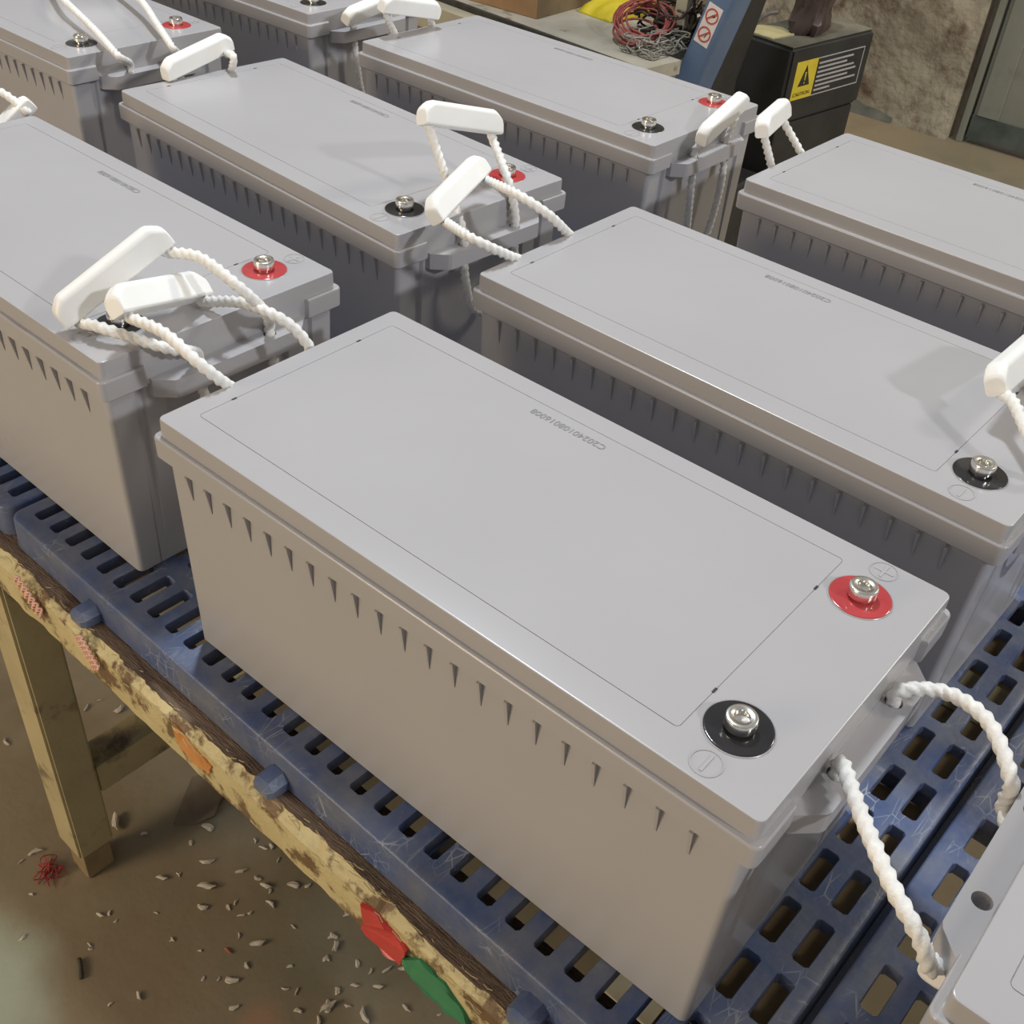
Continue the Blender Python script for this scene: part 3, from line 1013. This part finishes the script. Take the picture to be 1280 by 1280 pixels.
o.location = (-0.318, -0.096, FZ)
o.scale = (0.010, 0.010, 0.010)
tag(o, 'small reddish crumb of debris among the beige ones on the floor', 'debris')

# flat card scrap
bm = bmesh.new()
pts = [(-0.518, -0.032), (-0.540, 0.000), (-0.562, 0.032), (-0.550, 0.060), (-0.536, 0.084), (-0.512, 0.062), (-0.502, 0.033), (-0.488, 0.014), (-0.496, -0.011)]
a = [bm.verts.new((x, y, FZ + 0.003 + 0.004 * mnoise.noise((x * 60, y * 60, 0)))) for x, y in pts]
b = [bm.verts.new((x, y, FZ + 0.0002)) for x, y in pts]
bm.faces.new(a)
bm.faces.new(list(reversed(b)))
for i in range(len(pts)):
    j = (i + 1) % len(pts)
    bm.faces.new((a[i], b[i], b[j], a[j]))
tag(link('card_scrap', mesh_from(bm, 'card_scrap'), M['scrap']), 'torn brown card scrap lying flat on the floor below the rail', 'scrap')
# red thread tangle at the foot
bm = bmesh.new()
rr = random.Random(2)
path = []
for k in range(46):
    path.append(V((-0.566 + rr.gauss(0, 0.010), -0.185 + rr.gauss(0, 0.009), FZ + 0.003 + abs(rr.gauss(0, 0.006)))))
tube(bm, catmull(path, 0.003), 0.0007, 4)
tag(link('thread_tangle', mesh_from(bm, 'thread_tangle'), M['redyarn']), 'tangle of red thread on the floor beside the bench foot', 'thread')
bm = bmesh.new()
tube(bm, catmull([(-0.440, -0.224, FZ + 0.003), (-0.430, -0.228, FZ + 0.004), (-0.416, -0.236, FZ + 0.003)], 0.003), 0.0026, 6)
tag(link('twig', mesh_from(bm, 'twig', True), M['twig']), 'short dark twig on the floor at the lower left', 'twig')

# ================================================================== second bench behind
b2 = empty('back_bench', (-1.06, 1.61, FZ), -0.105)
tag(b2, 'cream edged bench with pale worn top behind the batteries', 'bench')
T2 = -FZ - 0.033
box('front_rail', (-1.9, -0.045, T2 - 0.075), (0.072, -0.002, T2 - 0.014), M['cream'], b2, 0.003)
box('edge_strip', (-1.9, -0.006, T2 - 0.013), (0.072, 0.004, T2 - 0.0005), M['rubber'], b2, 0.0015)
box('tabletop', (-1.9, 0.0045, T2 - 0.03), (-0.10, 0.5, T2), M['top2'], b2)
box('tabletop_end', (-0.0999, 0.0045, T2 - 0.03), (0.0, 0.42, T2), M['top2'], b2)
box('tabletop_corner', (0.0001, 0.0045, T2 - 0.03), (0.072, 0.125, T2), M['top2'], b2)
for lx in (-1.85, -0.30):
    for ly in (0.006, 0.44):
        box('leg', (lx, ly, 0.0), (lx + 0.05, ly + 0.05, T2 - 0.031), M['cream'], b2, 0.003)
post = box('end_post', (-0.045, 0.225, T2), (-0.012, 0.262, T2 + 0.42), M['cream'], b2, 0.003)
bm = bmesh.new()
lathe(bm, [(0.0001, -0.001), (0.0042, -0.001), (0.0042, 0.001), (0.0001, 0.001)], 14)
hole = link('bolt_hole', mesh_from(bm, 'bolt_hole'), M['rubber'], post)
hole.location = (-0.028, 0.2245, T2 + 0.125)
hole.rotation_euler = (math.pi / 2, 0, 0)

TZ = -0.033


def carton(name, c, rz, w, d, h, mats, label):
    e = empty(name, c, rz)
    tag(e, label, 'box')
    box('carton_body', (-w, 0, 0.0), (0, d, h), mats[0], e, 0.003)
    box('carton_flap', (-w, -0.002, h - 0.05), (-0.004, d * 0.5, h + 0.004), mats[1], e, 0.001)
    box('side_flap', (-0.002, 0.002, 0.0), (0.003, d, h - 0.002), mats[1], e, 0.001)
    return e


carton('cardboard_box', (-1.378, 1.705, TZ), 0.04, 0.24, 0.30, 0.17, (M['card'], M['card2']), 'orange brown cardboard box on the back bench at the top edge')
carton('cardboard_box', (-1.175, 2.03, TZ), -0.10, 0.24, 0.07, 0.15, (M['card2'], M['card2']), 'dull brown cardboard box behind the yellow bag and the red wire coil')

# yellow paper bag, slightly crumpled
bm = bmesh.new()
nx_, ny_ = 14, 14
g1, g0 = [], []
for i in range(nx_):
    c1, c0 = [], []
    for k in range(ny_):
        u, w_ = i / (nx_ - 1), k / (ny_ - 1)
        x = (u - 0.5) * 0.11
        y = w_ * 0.17
        hgt = 0.016 + 0.05 * w_ + 0.012 * mnoise.noise((u * 4, w_ * 4, 0))
        edge_ = min(u, 1 - u, w_, 1 - w_)
        hgt *= min(1, 0.25 + edge_ * 7)
        c1.append(bm.verts.new((x, y, hgt)))
        c0.append(bm.verts.new((x, y, 0.0005)))
    g1.append(c1)
    g0.append(c0)
for i in range(nx_ - 1):
    for k in range(ny_ - 1):
        bm.faces.new((g1[i][k], g1[i + 1][k], g1[i + 1][k + 1], g1[i][k + 1]))
        bm.faces.new((g0[i][k], g0[i][k + 1], g0[i + 1][k + 1], g0[i + 1][k]))
for i in range(nx_ - 1):
    for k in (0, ny_ - 1):
        bm.faces.new((g1[i][k], g0[i][k], g0[i + 1][k], g1[i + 1][k]))
for k in range(ny_ - 1):
    for i in (0, nx_ - 1):
        bm.faces.new((g1[i][k], g1[i][k + 1], g0[i][k + 1], g0[i][k]))
o = link('yellow_bag', mesh_from(bm, 'yellow_bag', True, 50), M['yellow'])
o.location = (-1.305, 1.840, TZ)
o.rotation_euler = (0, 0, -0.12)
tag(o, 'bright yellow folded paper bag on the back bench', 'bag')

# red wire coil
coil = empty('wire_coil', (-1.118, 1.775, TZ), 0.5)
tag(coil, 'tangled coil of dull red wire on the back bench', 'wire')
rr = random.Random(9)
for c in range(9):
    bm = bmesh.new()
    path = []
    r0 = 0.050 + 0.012 * rr.random()
    ox, oy = rr.gauss(0, 0.008), rr.gauss(0, 0.010)
    tilt = rr.uniform(0.1, 0.75)
    ph = rr.uniform(0, 6.28)
    for k in range(40):
        t = ph + 2 * math.pi * k / 32
        y = oy + r0 * 1.3 * math.sin(t)
        path.append(V((ox + r0 * math.cos(t), y, max(0.003, 0.012 + c * 0.003 + (y + 0.05) * tilt * 0.7 + rr.gauss(0, 0.001)))))
    tube(bm, path, 0.0026, 6)
    link('wire_loop', mesh_from(bm, 'wire_loop', True), M['redwire'], coil)


def tangle(name, c, spread, count, rad, mat, label, seed, h):
    rr = random.Random(seed)
    bm = bmesh.new()
    for s in range(count):
        p = V((rr.gauss(0, spread[0] * 0.5), rr.gauss(0, spread[1] * 0.5), rad + 0.001 + abs(rr.gauss(0, h))))
        path = [p]
        d = V((rr.gauss(0, 1), rr.gauss(0, 1), 0)).normalized()
        for k in range(7):
            d = (d + V((rr.gauss(0, 0.5), rr.gauss(0, 0.5), rr.gauss(0, 0.3)))).normalized()
            p = p + d * 0.020
            p = V((max(-spread[0], min(spread[0], p.x)), max(-spread[1], min(spread[1], p.y)), max(rad + 0.001, min(p.z, h * 3))))
            path.append(p.copy())
        tube(bm, catmull(path, 0.008), rad, 5)
    o = link(name, mesh_from(bm, name, True), mat)
    o.location = c
    tag(o, label, 'wire')
    return o


tangle('grey_wire_tangle', (-1.055, 1.735, TZ), (0.045, 0.07), 46, 0.0019, M['greywire'], 'tangle of pale grey strands beside the red wire coil', 21, 0.012)
tangle('dark_wire_tangle', (-1.105, 1.905, TZ), (0.07, 0.09), 90, 0.0030, M['brownbag'], 'heap of dark brown cables behind the red wire coil', 22, 0.035)

# ================================================================== electric pallet truck
truck = empty('pallet_truck', (-0.886, 2.085, FZ))
tag(truck, 'electric pallet truck with blue tiller arm and black battery box', 'pallet truck')
G = -FZ
rz_box = -0.127
hold = empty('battery_box', (0, 0, 0), rz_box, truck)
# local: x from -0.178 to 0, y from 0 to 0.356
bm = bmesh.new()
box_bm(bm, (-0.178, 0.0, G - 0.235), (0.0, 0.356, G - 0.050))
bmesh.ops.bevel(bm, geom=bm.edges[:], offset=0.008, segments=3, affect='EDGES')
ub = link('upper_cover', mesh_from(bm, 'upper_cover', True, 40), M['truckblack'], hold)
box('dusty_cover_top', (-0.171, 0.007, G - 0.0505), (-0.007, 0.349, G - 0.0478), M['dustytop'], hold, 0.001)
box('lower_body', (-0.170, 0.006, 0.03), (-0.006, 0.345, G - 0.237), M['truckblack'], hold, 0.006)
# caution sticker on the +x face
SX = 0.0008
st = box('caution_sticker', (-0.001, 0.030, G - 0.178), (SX, 0.118, G - 0.085), M['stick_yellow'], hold)


def on_face(name, yz, mat, x=SX, th=0.0006):
    bm = bmesh.new()
    a = [bm.verts.new((x + th, y, z)) for y, z in yz]
    b = [bm.verts.new((x - 0.0005, y, z)) for y, z in yz]
    bm.faces.new(a)
    bm.faces.new(list(reversed(b)))
    for i in range(len(yz)):
        j = (i + 1) % len(yz)
        bm.faces.new((a[i], b[i], b[j], a[j]))
    return link(name, mesh_from(bm, name), mat, hold)


on_face('warning_triangle', [(0.050, G - 0.146), (0.098, G - 0.146), (0.074, G - 0.096)], M['dark'])
on_face('exclamation_mark', [(0.0725, G - 0.133), (0.0755, G - 0.133), (0.0768, G - 0.113), (0.0712, G - 0.113)], M['stick_yellow'], SX + 0.0006)
on_face('exclamation_dot', [(0.0722, G - 0.141), (0.0758, G - 0.141), (0.0758, G - 0.137), (0.0722, G - 0.137)], M['stick_yellow'], SX + 0.0006)
cm = text_mesh('CAUTION', 0.021, 'caution_word')
cwd = max(v.co.x for v in cm.vertices)
ct = link('caution_word', cm, M['dark'], hold)
ct.rotation_euler = (math.pi / 2, 0, math.pi / 2)
ct.scale = (0.070 / cwd, 0.6, 1)
ct.location = (SX + 0.0012, 0.036, G - 0.169)
for (y0, y1, z0, z1) in ((0.118, 0.322, G - 0.0875, G - 0.085), (0.118, 0.322, G - 0.178, G - 0.1755), (0.3195, 0.322, G - 0.1755, G - 0.0875)):
    on_face('sticker_border', [(y0, z0), (y1, z0), (y1, z1), (y0, z1)], M['stick_grey'])
for k, ln in enumerate((0.150, 0.125, 0.160, 0.172, 0.140, 0.178, 0.070)):
    z = G - 0.0975 - k * 0.0110
    on_face('text_line', [(0.125, z - 0.0045), (0.125 + ln, z - 0.0045), (0.125 + ln, z), (0.125, z)], M['stick_grey'])

# tiller arm, leaning
bm = bmesh.new()


def arm_sec(z, cx, cy, w, d, r=0.012):
    pts = []
    for (sx, sy, a0) in ((1, -1, -90), (1, 1, 0), (-1, 1, 90), (-1, -1, 180)):
        for k in range(4):
            a = math.radians(a0 + 30 * k)
            pts.append((cx + sx * (w / 2 - r) + r * math.cos(a), cy + sy * (d / 2 - r) + r * math.sin(a), z))
    return pts


AX0, AX1, AY = -0.086, -0.034, -0.33
sl = (0.052) / 0.177


def arm_x(zw):
    return -0.970 + 0.886 + (zw + 0.077) * sl


loft(bm, [arm_sec(G + zw, arm_x(zw), AY + 0.04, 0.066, 0.085) for zw in (-0.30, -0.08, 0.10, 0.45)])
arm = link('tiller_arm', mesh_from(bm, 'tiller_arm', True, 40), M['truckblue'], truck)
# prohibition sticker on the -y face of the arm
ex = V((1, 0, 0))
ez = V((sl, 0, 1)).normalized()
ex = (ex - ez * ex.dot(ez)).normalized()
ay = AY + 0.04 - 0.0425
SC = V((arm_x(0.045) - 0.003, ay - 0.0004, G + 0.045))


def arm_poly(name, pts, mat, lift, parent=arm, ring=None):
    bm = bmesh.new()
    P = [SC + ex * x + ez * z + V((0, -lift, 0)) for x, z in pts]
    Q = [p + V((0, 0.0006, 0)) for p in P]
    a = [bm.verts.new(p) for p in P]
    b = [bm.verts.new(p) for p in Q]
    if ring:
        n = ring
        for i in range(n):
            j = (i + 1) % n
            bm.faces.new((a[i], a[j], a[n + j], a[n + i]))
    else:
        bm.faces.new(a)
        bm.faces.new(list(reversed(b)))
        for i in range(len(pts)):
            j = (i + 1) % len(pts)
            bm.faces.new((a[i], b[i], b[j], a[j]))
    return link(name, mesh_from(bm, name), mat, parent)


arm_poly('prohibition_sticker', [(-0.019, -0.044), (0.019, -0.044), (0.019, 0.044), (-0.019, 0.044)], M['stick_white'], 0.0002)
for cz in (0.0205, -0.0205):
    n = 28
    ringp = [(0.0165 * math.cos(2 * math.pi * k / n), cz + 0.0165 * math.sin(2 * math.pi * k / n)) for k in range(n)] + \
            [(0.0135 * math.cos(2 * math.pi * k / n), cz + 0.0135 * math.sin(2 * math.pi * k / n)) for k in range(n)]
    arm_poly('prohibition_ring', ringp, M['stick_red'], 0.0010, ring=n)
    d = 0.0145 * 0.7071
    arm_poly('prohibition_bar', [(-d - 0.0011, cz - d + 0.0011), (-d + 0.0011, cz - d - 0.0011), (d + 0.0011, cz + d - 0.0011), (d - 0.0011, cz + d + 0.0011)], M['stick_red'], 0.0014)
    if cz > 0:
        arm_poly('pictogram', [(0.001, cz - 0.002), (0.008, cz + 0.001), (0.0075, cz + 0.0045), (0.002, cz + 0.005), (-0.001, cz + 0.002)], M['dark'], 0.0010)
    else:
        arm_poly('pictogram', [(0.002, cz - 0.006), (0.0035, cz - 0.006), (0.007, cz + 0.006), (0.0055, cz + 0.006)], M['dark'], 0.0010)
# chassis and mast housing
box('chassis', (-0.130, -0.36, 0.05), (0.0, -0.02, 0.26), M['truckblack'], truck, 0.012, 3)
bm = bmesh.new()
loft(bm, [arm_sec(0.262, -0.085, -0.195, 0.08, 0.12), arm_sec(G - 0.11, -0.100, -0.195, 0.08, 0.12), arm_sec(G + 0.08, -0.062, -0.195, 0.08, 0.12), arm_sec(G + 0.45, 0.020, -0.195, 0.08, 0.12)])
link('mast_housing', mesh_from(bm, 'mast_housing', True, 40), M['truckblack'], truck)
for yy in (-0.30, 0.25):
    bm = bmesh.new()
    lathe(bm, [(0.0001, -0.025), (0.045, -0.025), (0.05, -0.02), (0.05, 0.02), (0.045, 0.025), (0.0001, 0.025)], 24)
    wv = link('wheel', mesh_from(bm, 'wheel', True, 40), M['rubber'], truck)
    wv.rotation_euler = (0, math.pi / 2, 0)
    wv.location = (-0.09, yy, 0.05)
# lifting loop on the box
bm = bmesh.new()
tube(bm, catmull([(-0.172, 0.060, G - 0.050), (-0.166, 0.066, G - 0.034), (-0.148, 0.080, G - 0.014), (-0.128, 0.095, G - 0.006)], 0.004), 0.0055, 8)
link('grab_tube', mesh_from(bm, 'grab_tube', True), M['iron'], hold)

# things lying on the box (world space)
cb, sb_ = math.cos(rz_box), math.sin(rz_box)


def bxw(x, y, z):
    return (-0.886 + x * cb - y * sb_, 2.085 + x * sb_ + y * cb, FZ + z)


bm = bmesh.new()
nseg = 24
loops = []
for q, (zz, w_, d_) in enumerate(((0.0, 0.042, 0.060), (0.01, 0.046, 0.066), (0.03, 0.046, 0.066), (0.06, 0.042, 0.060), (0.09, 0.040, 0.056), (0.13, 0.036, 0.050), (0.15, 0.020, 0.03))):
    lp = []
    for k in range(nseg):
        t = 2 * math.pi * k / nseg
        c_, s_ = math.cos(t), math.sin(t)
        f = 1 + 0.35 * mnoise.noise((c_ * 2.2, s_ * 2.2, zz * 30))
        px = math.copysign(abs(c_) ** 0.6, c_) * w_ * f
        py = math.copysign(abs(s_) ** 0.6, s_) * d_ * f
        lp.append((px + 0.1 * zz, py, zz + (0.006 * mnoise.noise((c_ * 3, s_ * 3, q)) if q else 0)))
    loops.append(lp)
loft(bm, loops)
o = link('crumpled_bag', mesh_from(bm, 'crumpled_bag', True, 35), M['brownbag'])
o.location = bxw(-0.085, 0.165, G - 0.0475)
o.rotation_euler = (0, 0, 0.3)
tag(o, 'dark brown crumpled plastic lump on top of the black battery box', 'bag')
bm = bmesh.new()
pp = [(-0.05, -0.04), (0.035, -0.05), (0.05, 0.03), (0.0, 0.055), (-0.045, 0.03)]
a = [bm.verts.new((x, y, 0.002 + 0.0012 * i)) for i, (x, y) in enumerate(pp)]
b = [bm.verts.new((x, y, 0.0)) for x, y in pp]
bm.faces.new(a)
bm.faces.new(list(reversed(b)))
for i in range(5):
    j = (i + 1) % 5
    bm.faces.new((a[i], b[i], b[j], a[j]))
o = link('yellow_card', mesh_from(bm, 'yellow_card'), mat_noise('dusty_yellow_card', (0.40, 0.35, 0.17), (0.50, 0.44, 0.24), 20, 0.8))
o.location = bxw(-0.115, 0.058, G - 0.0475)
tag(o, 'dusty yellow card lying on top of the black battery box', 'card')
